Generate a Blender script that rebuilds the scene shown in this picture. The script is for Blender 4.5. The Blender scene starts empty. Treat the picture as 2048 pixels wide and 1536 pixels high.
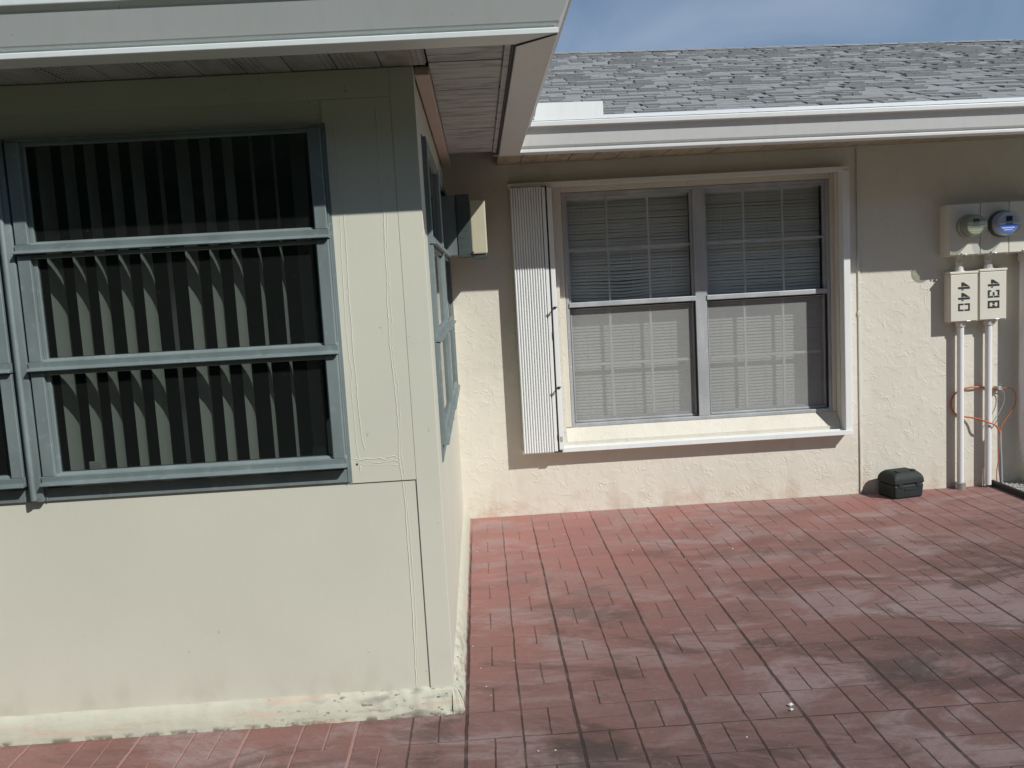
import bpy, bmesh, math, random
from mathutils import Vector, Matrix, noise
R = math.radians
random.seed(7)
S = bpy.context.scene
COL = S.collection

# ------------------------------------------------------------------ camera
YAW, PITCH, ROLL, FPX = 0.0314, -0.1136, -0.0562, 1801.0
cd = bpy.data.cameras.new("camera"); cam = bpy.data.objects.new("camera", cd); COL.objects.link(cam)
cd.sensor_width = 36; cd.lens = FPX / 2048 * 36; cd.clip_start = 0.05; cd.clip_end = 2000
fw = Vector((math.sin(YAW) * math.cos(PITCH), math.cos(YAW) * math.cos(PITCH), math.sin(PITCH)))
ri = Vector((math.cos(YAW), -math.sin(YAW), 0)); up = ri.cross(fw)
r2 = ri * math.cos(ROLL) + up * math.sin(ROLL); u2 = -ri * math.sin(ROLL) + up * math.cos(ROLL)
M3 = Matrix((r2, u2, -fw)).transposed()
cam.matrix_world = Matrix.Translation((0.1904, -6.1524, 1.63)) @ M3.to_4x4()
S.camera = cam

# ------------------------------------------------------------------ sun, sky, exposure
SUN = Vector((1.0, -1.0, 1.15)).normalized()          # towards the sun
sd = bpy.data.lights.new("sun", 'SUN'); so = bpy.data.objects.new("sun", sd); COL.objects.link(so)
sd.energy = 5.0; sd.angle = R(0.53); sd.color = (1.0, 0.985, 0.945)
so.rotation_euler = SUN.to_track_quat('Z', 'Y').to_euler(); so.location = (6, -10, 9)
W = bpy.data.worlds.new("World"); S.world = W; W.use_nodes = True
wn = W.node_tree; wn.nodes.clear()
def wN(t, **k):
    n = wn.nodes.new(t)
    for a, v in k.items(): setattr(n, a, v)
    return n
sky = wN('ShaderNodeTexSky', sky_type='NISHITA', sun_disc=False)
sky.sun_elevation = math.asin(SUN.z); sky.sun_rotation = math.atan2(SUN.x, SUN.y)
sky.air_density = 1.0; sky.dust_density = 0.12; sky.ozone_density = 3.5
tc = wN('ShaderNodeTexCoord'); mp = wN('ShaderNodeMapping')
mp.inputs['Rotation'].default_value = (0.2, 0.35, 0.9); mp.inputs['Scale'].default_value = (1.6, 6.0, 3.4)
nz = wN('ShaderNodeTexNoise'); nz.inputs['Scale'].default_value = 1.5; nz.inputs['Detail'].default_value = 7; nz.inputs['Distortion'].default_value = 0.7
rp = wN('ShaderNodeValToRGB'); rp.color_ramp.elements[0].position = .36; rp.color_ramp.elements[1].position = .78
mx = wN('ShaderNodeMixRGB'); mx.inputs[2].default_value = (5.4, 6.5, 8.3, 1)
ml = wN('ShaderNodeMath', operation='MULTIPLY'); ml.inputs[1].default_value = .72
bg = wN('ShaderNodeBackground'); bg.inputs['Strength'].default_value = 0.088
wo = wN('ShaderNodeOutputWorld')
L = wn.links.new
L(tc.outputs['Generated'], mp.inputs['Vector']); L(mp.outputs[0], nz.inputs['Vector']); L(nz.outputs['Fac'], rp.inputs[0])
L(rp.outputs[0], ml.inputs[0]); L(ml.outputs[0], mx.inputs[0]); L(sky.outputs[0], mx.inputs[1]); L(mx.outputs[0], bg.inputs[0]); L(bg.outputs[0], wo.inputs[0])
S.view_settings.view_transform = 'Standard'; S.view_settings.look = 'None'
S.view_settings.exposure = -0.24; S.view_settings.gamma = 1
S.cycles.max_bounces = 8; S.cycles.transparent_max_bounces = 24; S.cycles.diffuse_bounces = 4

# ------------------------------------------------------------------ materials
class NT:
    def __init__(s, name):
        s.m = bpy.data.materials.new(name); s.m.use_nodes = True
        s.t = s.m.node_tree; s.b = s.t.nodes['Principled BSDF']; s.out = s.t.nodes['Material Output']
        s.co = s.n('ShaderNodeTexCoord').outputs['Object']
    def n(s, t, ins=None, **k):
        nd = s.t.nodes.new(t)
        for a, v in k.items(): setattr(nd, a, v)
        for a, v in (ins or {}).items(): s.set(nd.inputs[a], v)
        return nd
    def set(s, sock, v):
        if isinstance(v, bpy.types.NodeSocket): s.t.links.new(v, sock)
        elif isinstance(v, (tuple, list)) and len(v) == 3 and sock.type == 'RGBA': sock.default_value = (*v, 1)
        else: sock.default_value = v
    def m_(s, op, a, b=0.0, c=0.0, clamp=False):
        nd = s.n('ShaderNodeMath', operation=op, use_clamp=clamp)
        s.set(nd.inputs[0], a); s.set(nd.inputs[1], b); s.set(nd.inputs[2], c); return nd.outputs[0]
    def noise(s, scale, detail=4, vec=None, dist=0.0, rough=.5):
        return s.n('ShaderNodeTexNoise', {'Vector': vec or s.co, 'Scale': scale, 'Detail': detail, 'Distortion': dist, 'Roughness': rough})
    def ramp(s, v, a, b):
        nd = s.n('ShaderNodeMapRange', {'Value': v, 'From Min': a, 'From Max': b}); nd.clamp = True; nd.interpolation_type = 'SMOOTHSTEP'
        return nd.outputs[0]
    def mix(s, f, a, b, mode='MIX'):
        nd = s.n('ShaderNodeMixRGB', blend_type=mode); s.set(nd.inputs[0], f); s.set(nd.inputs[1], a); s.set(nd.inputs[2], b); return nd.outputs[0]
    def bump(s, h, strength=.3, dist=.01, prev=None):
        nd = s.n('ShaderNodeBump', {'Height': h, 'Strength': strength, 'Distance': dist})
        if prev: s.set(nd.inputs['Normal'], prev)
        return nd.outputs[0]
    def stretch(s, sx, sy, sz):
        return s.n('ShaderNodeMapping', {'Vector': s.co, 'Scale': (sx, sy, sz)}).outputs[0]
    def fin(s, col, rough=.6, metal=0.0, normal=None, spec=None):
        s.set(s.b.inputs['Base Color'], col); s.set(s.b.inputs['Roughness'], rough); s.set(s.b.inputs['Metallic'], metal)
        if normal: s.set(s.b.inputs['Normal'], normal)
        if spec is not None: s.set(s.b.inputs['Specular IOR Level'], spec)
        return s.m

def simple(name, col, rough=.5, metal=0, var=.08, scale=12, bump=0.0):
    t = NT(name); n = t.noise(scale, 5).outputs['Fac']
    c = t.mix(n, tuple(x * (1 - var) for x in col), tuple(min(1, x * (1 + var)) for x in col))
    nb = t.bump(t.noise(scale * 8, 3).outputs['Fac'], bump, .003) if bump else None
    r = t.m_('ADD', t.m_('MULTIPLY', t.noise(scale * 2, 3).outputs['Fac'], .16), rough - .08)
    return t.fin(c, r, metal, nb)

def enamel(name, col):
    t = NT(name); a = t.ramp(t.noise(9, 6, t.stretch(3, 3, .22)).outputs['Fac'], .48, .72); b = t.noise(2.5, 4).outputs['Fac']
    c = t.mix(b, tuple(x * .95 for x in col), tuple(x * 1.03 for x in col)); c = t.mix(t.m_('MULTIPLY', a, .09), c, (.42, .40, .34))
    sp = t.ramp(t.noise(45, 3).outputs['Fac'], .71, .76); c = t.mix(t.m_('MULTIPLY', sp, .35), c, (.25, .22, .18))
    return t.fin(c, t.m_('ADD', .32, t.m_('MULTIPLY', b, .14)), 0, t.bump(t.noise(1.4, 2).outputs['Fac'], .25, .012))

def painted_board(name, col):
    t = NT(name)
    grain = t.noise(17, 7, t.stretch(1.6, 1.6, .22), .3, .6).outputs['Fac']; big = t.noise(1.1, 4).outputs['Fac']
    c = t.mix(t.ramp(big, .3, .7), tuple(x * .955 for x in col), tuple(x * 1.03 for x in col))
    c = t.mix(t.m_('MULTIPLY', t.ramp(grain, .5, .8), .2), c, tuple(x * .93 for x in col))
    spots = t.ramp(t.noise(34, 2).outputs['Fac'], .735, .78)
    c = t.mix(t.m_('MULTIPLY', spots, .45), c, (.24, .21, .16))
    # rain-borne dirt along the bottom
    z = t.n('ShaderNodeSeparateXYZ', {0: t.co}).outputs[2]
    low = t.m_('MULTIPLY', t.ramp(z, .28, .04), t.ramp(t.noise(9, 5, t.stretch(1, 1, .6)).outputs['Fac'], .42, .7))
    c = t.mix(t.m_('MULTIPLY', low, .4), c, (.38, .36, .28))
    fine = t.noise(160, 3).outputs['Fac']
    nb = t.bump(fine, .14, .002); nb = t.bump(grain, .05, .006, nb)
    nb = t.bump(t.noise(2.2, 3).outputs['Fac'], .25, .012, nb)
    return t.fin(c, .55, 0, nb)

def stucco():
    t = NT("stucco")
    dv = t.n('ShaderNodeVectorMath', {0: t.co, 1: t.n('ShaderNodeVectorMath', {0: t.noise(5, 3).outputs['Color'], 'Scale': .16}, operation='SCALE').outputs[0]}, operation='ADD').outputs[0]
    r1 = t.m_('ABSOLUTE', t.m_('SUBTRACT', t.noise(11, 3, dv).outputs['Fac'], .5))
    ridge = t.m_('MULTIPLY', t.ramp(r1, .035, 0), t.ramp(t.noise(6.5, 3).outputs['Fac'], .52, .64))
    r2_ = t.m_('ABSOLUTE', t.m_('SUBTRACT', t.noise(23, 2, dv).outputs['Fac'], .47))
    ridge2 = t.m_('MULTIPLY', t.ramp(r2_, .04, 0), t.ramp(t.noise(8, 2, t.stretch(1.2, 1, 1)).outputs['Fac'], .55, .66))
    knock = t.ramp(t.noise(15, 4, dv).outputs['Fac'], .50, .60)
    h = t.m_('ADD', t.m_('MULTIPLY', ridge, 1.0), t.m_('ADD', t.m_('MULTIPLY', ridge2, .6), t.m_('MULTIPLY', knock, .40)))
    nb = t.bump(t.noise(120, 4).outputs['Fac'], .22, .003)
    nb = t.bump(h, .36, .006, nb)
    nb = t.bump(t.noise(3, 3).outputs['Fac'], .25, .02, nb)
    big = t.noise(1.3, 5).outputs['Fac']
    c = t.mix(t.ramp(big, .3, .7), (.635, .605, .515), (.68, .65, .565))
    c = t.mix(t.m_('MULTIPLY', t.ramp(t.noise(5, 6, t.stretch(1.6, 1, .5)).outputs['Fac'], .53, .75), .35), c, (.54, .50, .41))
    z = t.n('ShaderNodeSeparateXYZ', {0: t.co}).outputs[2]
    low = t.m_('MULTIPLY', t.ramp(z, .22, 0.0), t.ramp(t.noise(8, 5).outputs['Fac'], .4, .65))
    c = t.mix(t.m_('MULTIPLY', low, .5), c, (.50, .36, .27))
    pits = t.ramp(t.noise(38, 2).outputs['Fac'], .74, .79)
    c = t.mix(t.m_('MULTIPLY', pits, .5), c, (.28, .23, .17))
    return t.fin(c, .75, 0, nb)

def footing_mat():
    t = NT("footing_paint")
    xyz = t.n('ShaderNodeSeparateXYZ', {0: t.co}); X = xyz.outputs[0]; Z = xyz.outputs[2]
    c = t.mix(t.noise(6, 4).outputs['Fac'], (.48, .47, .37), (.53, .525, .43))
    near = t.ramp(t.n('ShaderNodeVectorMath', {0: t.co, 1: (0, -2.827, 0)}, operation='DISTANCE').outputs['Value'], 1.0, .12)
    d = t.m_('MULTIPLY', t.ramp(t.noise(11, 6, t.stretch(.55, 1, 2.2), .4).outputs['Fac'], .50, .62), t.m_('ADD', t.m_('MULTIPLY', near, .75), .04))
    c = t.mix(d, c, (.25, .245, .21))
    d2 = t.m_('MULTIPLY', t.ramp(t.noise(42, 4, t.stretch(.8, 1, 1.6)).outputs['Fac'], .60, .68), t.m_('ADD', t.m_('MULTIPLY', near, .75), .06))
    c = t.mix(d2, c, (.07, .065, .05))
    d3 = t.m_('MULTIPLY', t.ramp(Z, .022, .004), t.ramp(t.noise(26, 3).outputs['Fac'], .42, .6))
    c = t.mix(t.m_('MULTIPLY', d3, .8), c, (.12, .10, .07))
    d4 = t.ramp(t.noise(9, 5, t.stretch(.4, .4, 3)).outputs['Fac'], .56, .66)
    c = t.mix(t.m_('MULTIPLY', d4, .4), c, (.55, .38, .28))
    nb = t.bump(t.noise(22, 5, t.stretch(.5, .5, 1.5)).outputs['Fac'], .35, .008); nb = t.bump(t.noise(120, 3).outputs['Fac'], .15, .003, nb)
    return t.fin(c, .8, 0, nb)

def patio_mat():
    t = NT("stamped_concrete")
    X0, Wd, Y0, Cd = .0506, .2053, -3.0733, .2056
    wob = t.n('ShaderNodeVectorMath', {0: t.n('ShaderNodeVectorMath', {0: t.noise(3.1, 2).outputs['Color'], 1: (.5, .5, .5)}, operation='SUBTRACT').outputs[0], 'Scale': .012}, operation='SCALE').outputs[0]
    wob2 = t.n('ShaderNodeVectorMath', {0: t.n('ShaderNodeVectorMath', {0: t.noise(26, 3).outputs['Color'], 1: (.5, .5, .5)}, operation='SUBTRACT').outputs[0], 'Scale': .007}, operation='SCALE').outputs[0]
    p = t.n('ShaderNodeVectorMath', {0: t.co, 1: wob}, operation='ADD').outputs[0]
    p = t.n('ShaderNodeVectorMath', {0: p, 1: wob2}, operation='ADD').outputs[0]
    xyz = t.n('ShaderNodeSeparateXYZ', {0: p}); X, Y = xyz.outputs[0], xyz.outputs[1]
    cx = t.m_('DIVIDE', t.m_('SUBTRACT', X, X0), Wd); cy = t.m_('DIVIDE', t.m_('SUBTRACT', Y, Y0), Cd)
    ci, cj = t.m_('FLOOR', cx), t.m_('FLOOR', cy); u, v = t.m_('SUBTRACT', cx, ci), t.m_('SUBTRACT', cy, cj)
    chk = t.m_('FLOORED_MODULO', t.m_('ADD', ci, cj), 2)            # 1: groove along Y
    nchk = t.m_('SUBTRACT', 1, chk)
    def edge(w): return t.m_('MULTIPLY', t.m_('MINIMUM', w, t.m_('SUBTRACT', 1, w)), Wd)
    def mid(w): return t.m_('MULTIPLY', t.m_('ABSOLUTE', t.m_('SUBTRACT', w, .5)), Wd)
    nearL = t.m_('ROUND', cx); evenL = t.m_('SUBTRACT', 1, t.m_('FLOORED_MODULO', nearL, 2))
    soft = .0034
    def line(d, hw): # hw socket/float half width
        return t.m_('SUBTRACT', 1, t.m_('DIVIDE', t.m_('SUBTRACT', d, hw), soft, clamp=True), clamp=True)
    wl = t.m_('ADD', .0016, t.m_('MULTIPLY', evenL, .0020))
    # grooves grow wider and dirtier towards the open end of the patio
    xr = t.n('ShaderNodeSeparateXYZ', {0: t.co}); rx, ry = xr.outputs[0], xr.outputs[1]
    wear = t.ramp(t.m_('SUBTRACT', t.m_('MULTIPLY', rx, .55), ry), .4, 4.25)
    wl = t.m_('MULTIPLY', wl, t.m_('ADD', .75, t.m_('MULTIPLY', wear, .7)))
    gL = line(edge(u), wl)
    gS = t.m_('MULTIPLY', t.m_('MULTIPLY', line(mid(u), .0012), chk), t.m_('ADD', .62, t.m_('MULTIPLY', wear, .36)))
    patch = t.noise(3.6, 3).outputs['Fac']
    strong_row = line(t.m_('MULTIPLY', t.m_('ABSOLUTE', cy), Cd), .0016)
    gX = t.m_('MULTIPLY', t.m_('MAXIMUM', t.m_('MULTIPLY', line(edge(v), .0008), .95), t.m_('MULTIPLY', t.m_('MULTIPLY', line(mid(v), .0004), nchk), .5)), t.ramp(patch, .34, .56))
    gX = t.m_('MULTIPLY', gX, t.m_('ADD', .08, t.m_('MULTIPLY', wear, .72)))
    gX = t.m_('MAXIMUM', gX, t.m_('MULTIPLY', strong_row, t.ramp(rx, -.4, .5)))
    fade = t.m_('ADD', .55, t.m_('MULTIPLY', t.ramp(t.noise(9, 5).outputs['Fac'], .36, .58), .45))
    g = t.m_('MULTIPLY', t.m_('MAXIMUM', t.m_('MAXIMUM', gL, gS), gX), t.m_('ADD', fade, t.m_('MULTIPLY', wear, .2)), clamp=True)
    # colour: faded red, dusty grey wear, brown grime, mildew
    n1 = t.noise(1.15, 6, None, .4).outputs['Fac']; n2 = t.noise(3.4, 7, t.stretch(.8, 1.25, 1), .6, .62).outputs['Fac']; n3 = t.noise(70, 4).outputs['Fac']
    c = t.mix(t.ramp(n2, .35, .68), (.385, .168, .145), (.345, .180, .160))
    c = t.mix(t.m_('MULTIPLY', wear, .95), c, (.128, .080, .071))
    dust = t.m_('MULTIPLY', t.ramp(t.noise(2.3, 9, t.stretch(.62, 1.35, 1), .7, .70).outputs['Fac'], .47, .60), t.m_('ADD', .30, t.m_('MULTIPLY', t.ramp(n1, .3, .6), .6)))
    c = t.mix(t.m_('MULTIPLY', dust, .8), c, t.mix(wear, (.38, .275, .262), (.265, .215, .208)))
    dust2 = t.ramp(t.noise(7.5, 8, t.stretch(.45, 1.5, 1), .5, .72).outputs['Fac'], .54, .68)
    c = t.mix(t.m_('MULTIPLY', dust2, t.m_('ADD', .10, t.m_('MULTIPLY', wear, .25))), c, t.mix(wear, (.36, .30, .292), (.19, .163, .158)))
    grime = t.m_('MULTIPLY', t.ramp(t.noise(1.9, 9, t.stretch(.75, 1.2, 1), 1.0, .68).outputs['Fac'], .50, .63), t.m_('ADD', .16, t.m_('MULTIPLY', wear, .84)))
    c = t.mix(t.m_('MULTIPLY', grime, .9), c, t.mix(wear, (.125, .072, .06), (.07, .046, .04)))
    red = t.ramp(t.noise(4.6, 7, t.stretch(.6, 1.3, 1), .6, .66).outputs['Fac'], .55, .68)
    c = t.mix(t.m_('MULTIPLY', red, .5), c, t.mix(wear, (.33, .135, .11), (.17, .085, .07)))
    mot = t.ramp(t.noise(24, 6, None, .3, .7).outputs['Fac'], .56, .72)
    c = t.mix(t.m_('MULTIPLY', mot, t.m_('MULTIPLY', t.m_('ADD', .12, wear), .38)), c, t.mix(wear, (.44, .34, .325), (.27, .22, .21)))
    c = t.mix(t.m_('MULTIPLY', t.ramp(n3, .5, .75), .28), c, (.16, .07, .056))
    mot2 = t.ramp(t.noise(52, 5, t.stretch(.8, 1.3, 1), .4, .7).outputs['Fac'], .50, .70)
    c = t.mix(t.m_('MULTIPLY', mot2, t.m_('ADD', .10, t.m_('MULTIPLY', wear, .34))), c, (.10, .055, .046))
    fleck = t.ramp(t.noise(210, 2).outputs['Fac'], .69, .75)
    c = t.mix(t.m_('MULTIPLY', fleck, .4), c, (.56, .47, .45))
    tone = t.n('ShaderNodeTexWhiteNoise', {'Vector': t.n('ShaderNodeCombineXYZ', {0: ci, 1: cj}).outputs[0]}).outputs['Value']
    c = t.mix(t.m_('MULTIPLY', tone, .16), c, (.17, .075, .063))
    for (sx, sy, rad, k) in [(1.85, -2.756, .17, 1.0), (.50, -3.25, .2, .95), (.775, -1.967, .17, .45), (.69, -1.64, .16, .35), (1.92, -1.17, .17, .42), (2.37, -1.06, .2, .4), (1.5, -1.1, .17, .4), (1.16, -1.05, .13, .38)]:
        dd = t.n('ShaderNodeVectorMath', {0: t.co, 1: (sx, sy, 0)}, operation='DISTANCE').outputs['Value']
        dd = t.m_('ADD', dd, t.m_('MULTIPLY', t.m_('SUBTRACT', t.noise(8, 5, None, .5, .65).outputs['Fac'], .5), .55))
        c = t.mix(t.m_('MULTIPLY', t.ramp(dd, rad * 1.25, rad * .05), .72 * k), c, (.05, .04, .033))
    # pale efflorescence in the grooves close to the walls
    gcol = t.mix(t.m_('MULTIPLY', t.ramp(t.m_('SUBTRACT', t.m_('MULTIPLY', rx, .55), ry), .75, .1), .65), (.034, .021, .018), (.50, .36, .31))
    gcol = t.mix(t.ramp(rx, -.1, -.35), gcol, (.36, .20, .175))
    c = t.mix(t.m_('MULTIPLY', g, .84), c, gcol)
    h = t.m_('SUBTRACT', t.m_('MULTIPLY', n2, .10), g)
    nb = t.bump(n3, .30, .003); nb = t.bump(h, .55, .006, nb); nb = t.bump(t.noise(7, 4).outputs['Fac'], .25, .012, nb)
    rough = t.m_('ADD', .62, t.m_('MULTIPLY', n2, .2))
    return t.fin(c, rough, 0, nb, .35)

def shingle_mat(name="shingle"):
    t = NT(name); g = t.n('ShaderNodeNewGeometry')
    rnd = g.outputs['Random Per Island']
    c = t.mix(rnd, (.29, .302, .302), (.335, .347, .347))
    c = t.mix(t.m_('MULTIPLY', t.ramp(t.noise(2.6, 5).outputs['Fac'], .52, .75), .35), c, (.24, .21, .18))
    gr = t.noise(300, 3).outputs['Fac']; c = t.mix(t.m_('MULTIPLY', gr, .4), c, (.15, .155, .165))
    g2 = t.ramp(t.noise(55, 4, None, .5, .7).outputs['Fac'], .45, .7); c = t.mix(t.m_('MULTIPLY', g2, .22), c, (.17, .17, .175))
    return t.fin(c, .92, 0, t.bump(gr, .5, .004), .2)

def alu(name, col, rough=.42, metal=.55):
    t = NT(name)
    a = t.noise(7, 5, t.stretch(1, 1, .4)).outputs['Fac']; b = t.noise(40, 4).outputs['Fac']
    c = t.mix(t.ramp(a, .3, .7), tuple(x * .86 for x in col), tuple(x * 1.12 for x in col))
    c = t.mix(t.m_('MULTIPLY', t.ramp(b, .58, .75), .4), c, tuple(min(1, x * 1.5) for x in col))
    return t.fin(c, t.m_('ADD', rough, t.m_('MULTIPLY', b, .2)), metal, t.bump(b, .06, .002))

def glass(name, tint, refl=1.0, haze=0.0, rough=.0):
    t = NT(name); t.t.nodes.remove(t.b)
    tr = t.n('ShaderNodeBsdfTransparent', {'Color': tint}); gl = t.n('ShaderNodeBsdfGlossy', {'Roughness': rough, 'Color': (1, 1, 1)})
    fac = t.n('ShaderNodeLayerWeight', {'Blend': .5}).outputs['Facing']
    fr = t.m_('ADD', .042, t.m_('MULTIPLY', t.m_('POWER', fac, 5.0), .93))
    m1 = t.n('ShaderNodeMixShader'); t.set(m1.inputs[0], t.m_('MULTIPLY', fr, refl)); t.t.links.new(tr.outputs[0], m1.inputs[1]); t.t.links.new(gl.outputs[0], m1.inputs[2])
    o = m1
    dirt = t.ramp(t.noise(90, 3).outputs['Fac'], .70, .76)
    df = t.n('ShaderNodeBsdfDiffuse', {'Color': (.44, .48, .45)})
    m2 = t.n('ShaderNodeMixShader'); t.set(m2.inputs[0], t.m_('ADD', t.m_('MULTIPLY', dirt, .12), haze)); t.t.links.new(o.outputs[0], m2.inputs[1]); t.t.links.new(df.outputs[0], m2.inputs[2])
    t.t.links.new(m2.outputs[0], t.out.inputs[0]); return t.m

def screen_mat():
    t = NT("insect_screen"); t.t.nodes.remove(t.b)
    tr = t.n('ShaderNodeBsdfTransparent', {'Color': (1, 1, 1)}); df = t.n('ShaderNodeBsdfDiffuse', {'Color': (.40, .405, .395)})
    m = t.n('ShaderNodeMixShader'); t.set(m.inputs[0], t.m_('ADD', .32, t.m_('MULTIPLY', t.noise(5, 4).outputs['Fac'], .12)))
    t.t.links.new(tr.outputs[0], m.inputs[1]); t.t.links.new(df.outputs[0], m.inputs[2]); t.t.links.new(m.outputs[0], t.out.inputs[0]); return t.m

def soffit_mat(name, col, dark, ax, vents=False):
    t = NT(name)
    st = t.noise(6, 6, t.stretch(*((1.0, 3.2, 1) if ax == 'x' else (3.2, 1.0, 1))), .5).outputs['Fac']
    c = t.mix(t.m_('MULTIPLY', t.ramp(st, .42, .68), .75), col, dark)
    c = t.mix(t.m_('MULTIPLY', t.ramp(t.noise(24, 5).outputs['Fac'], .6, .72), .35), c, tuple(x * .5 for x in dark))
    if vents:
        xyz = t.n('ShaderNodeSeparateXYZ', {0: t.co}); X, Y = xyz.outputs[0], xyz.outputs[1]
        px = t.m_('FLOORED_MODULO', X, .31); inp = t.m_('LESS_THAN', px, .13)
        dx = t.m_('SUBTRACT', t.m_('FLOORED_MODULO', X, .019), .0095); dy = t.m_('SUBTRACT', t.m_('FLOORED_MODULO', t.m_('ADD', Y, t.m_('MULTIPLY', X, .5)), .026), .013)
        hole = t.m_('MULTIPLY', t.m_('LESS_THAN', t.m_('ADD', t.m_('MULTIPLY', dx, dx), t.m_('MULTIPLY', t.m_('MULTIPLY', dy, dy), .5)), .000022), inp)
        c = t.mix(t.m_('MULTIPLY', hole, .7), c, (.07, .06, .05))
    return t.fin(c, .6, 0, t.bump(t.noise(60, 3).outputs['Fac'], .1, .002))

def grass_mat():
    t = NT("lawn"); n = t.noise(3, 6).outputs['Fac']
    return t.fin(t.mix(n, (.03, .048, .016), (.062, .075, .03)), .9, 0, t.bump(t.noise(60, 4).outputs['Fac'], .8, .03))

M = dict(
    board=painted_board("cream_board_paint", (.628, .622, .522)),
    boardside=painted_board("cream_side_paint", (.62, .615, .51)),
    stucco=stucco(), footing=footing_mat(), patio=patio_mat(), shingle=shingle_mat(),
    alu=alu("weathered_aluminium", (.215, .262, .262), .45, .3),
    alud=alu("grey_window_aluminium", (.42, .44, .45), .45, .25),
    gutter=enamel("gutter_enamel", (.72, .765, .755)),
    gutterb=enamel("gutter_enamel_warm", (.73, .74, .725)),
    white=enamel("white_enamel", (.79, .81, .80)),
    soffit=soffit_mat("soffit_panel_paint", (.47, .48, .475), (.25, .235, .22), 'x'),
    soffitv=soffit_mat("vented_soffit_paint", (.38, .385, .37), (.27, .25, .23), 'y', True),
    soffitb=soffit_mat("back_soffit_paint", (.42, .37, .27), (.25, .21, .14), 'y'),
    trim=simple("eave_trim_paint", (.52, .42, .36), .6, 0, .1, 6),
    black=simple("black_rubber", (.012, .012, .012), .6, 0, .3, 20),
    case=simple("black_case_plastic", (.012, .018, .017), .72, 0, .35, 14, .12),
    pvc=simple("painted_conduit", (.66, .635, .60), .45, 0, .05, 8),
    pvcw=simple("white_conduit", (.72, .71, .72), .42, 0, .05, 6),
    box=simple("cream_box_enamel", (.665, .64, .55), .45, 0, .05, 7),
    steel=simple("galvanised_steel", (.42, .42, .40), .4, .7, .15, 10),
    darksteel=simple("dark_grey_steel", (.085, .11, .107), .45, .4, .2, 12),
    midsteel=simple("mid_grey_steel", (.19, .23, .23), .45, .35, .2, 12),
    accream=simple("aged_cream_plastic", (.50, .465, .34), .5, 0, .06, 8),
    ink=simple("black_stencil_paint", (.02, .022, .026), .7, 0, .4, 60),
    orange=simple("orange_cable_jacket", (.52, .15, .045), .45, 0, .1, 20),
    greyc=simple("grey_cable_jacket", (.27, .29, .33), .5, 0, .1, 20),
    slat=simple("blind_vane_vinyl", (.82, .80, .77), .6, 0, .05, 5),
    mini=simple("mini_blind_enamel", (.82, .83, .81), .5, 0, .05, 5),
    dark=simple("dimmed_interior", (.15, .20, .18), .9, 0, .1, 2),  # dimness of the rooms put into the colour
    dial=simple("meter_dial_grey", (.42, .46, .42), .5, 0, .1, 30),
    dial2=simple("meter_dial_dark", (.46, .48, .54), .4, .0, .1, 30),
    label=simple("blue_meter_label", (.07, .19, .72), .35, 0, .05, 30),
    lcd=simple("meter_display", (.02, .024, .03), .25, 0, .1, 30),
    chip=simple("white_paint_chip", (.75, .73, .68), .7, 0, .1, 60),
    gravel=simple("pale_gravel", (.40, .385, .35), .9, 0, .4, 30, .6),
    lawn=grass_mat(), leaf=simple('leaf', (.045, .075, .025), .6, 0, .4, 3), screen=screen_mat(),
    tglass=glass("tinted_window_glass", (.58, .61, .595), .8, .014),
    glass=glass("clear_window_glass", (.955, .965, .96), .8, .012),
    dome=glass("meter_glass", (.90, .93, .96), 1.0, .015),
    domec=glass("clouded_meter_glass", (.74, .76, .66), .7, .13),
)

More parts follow.
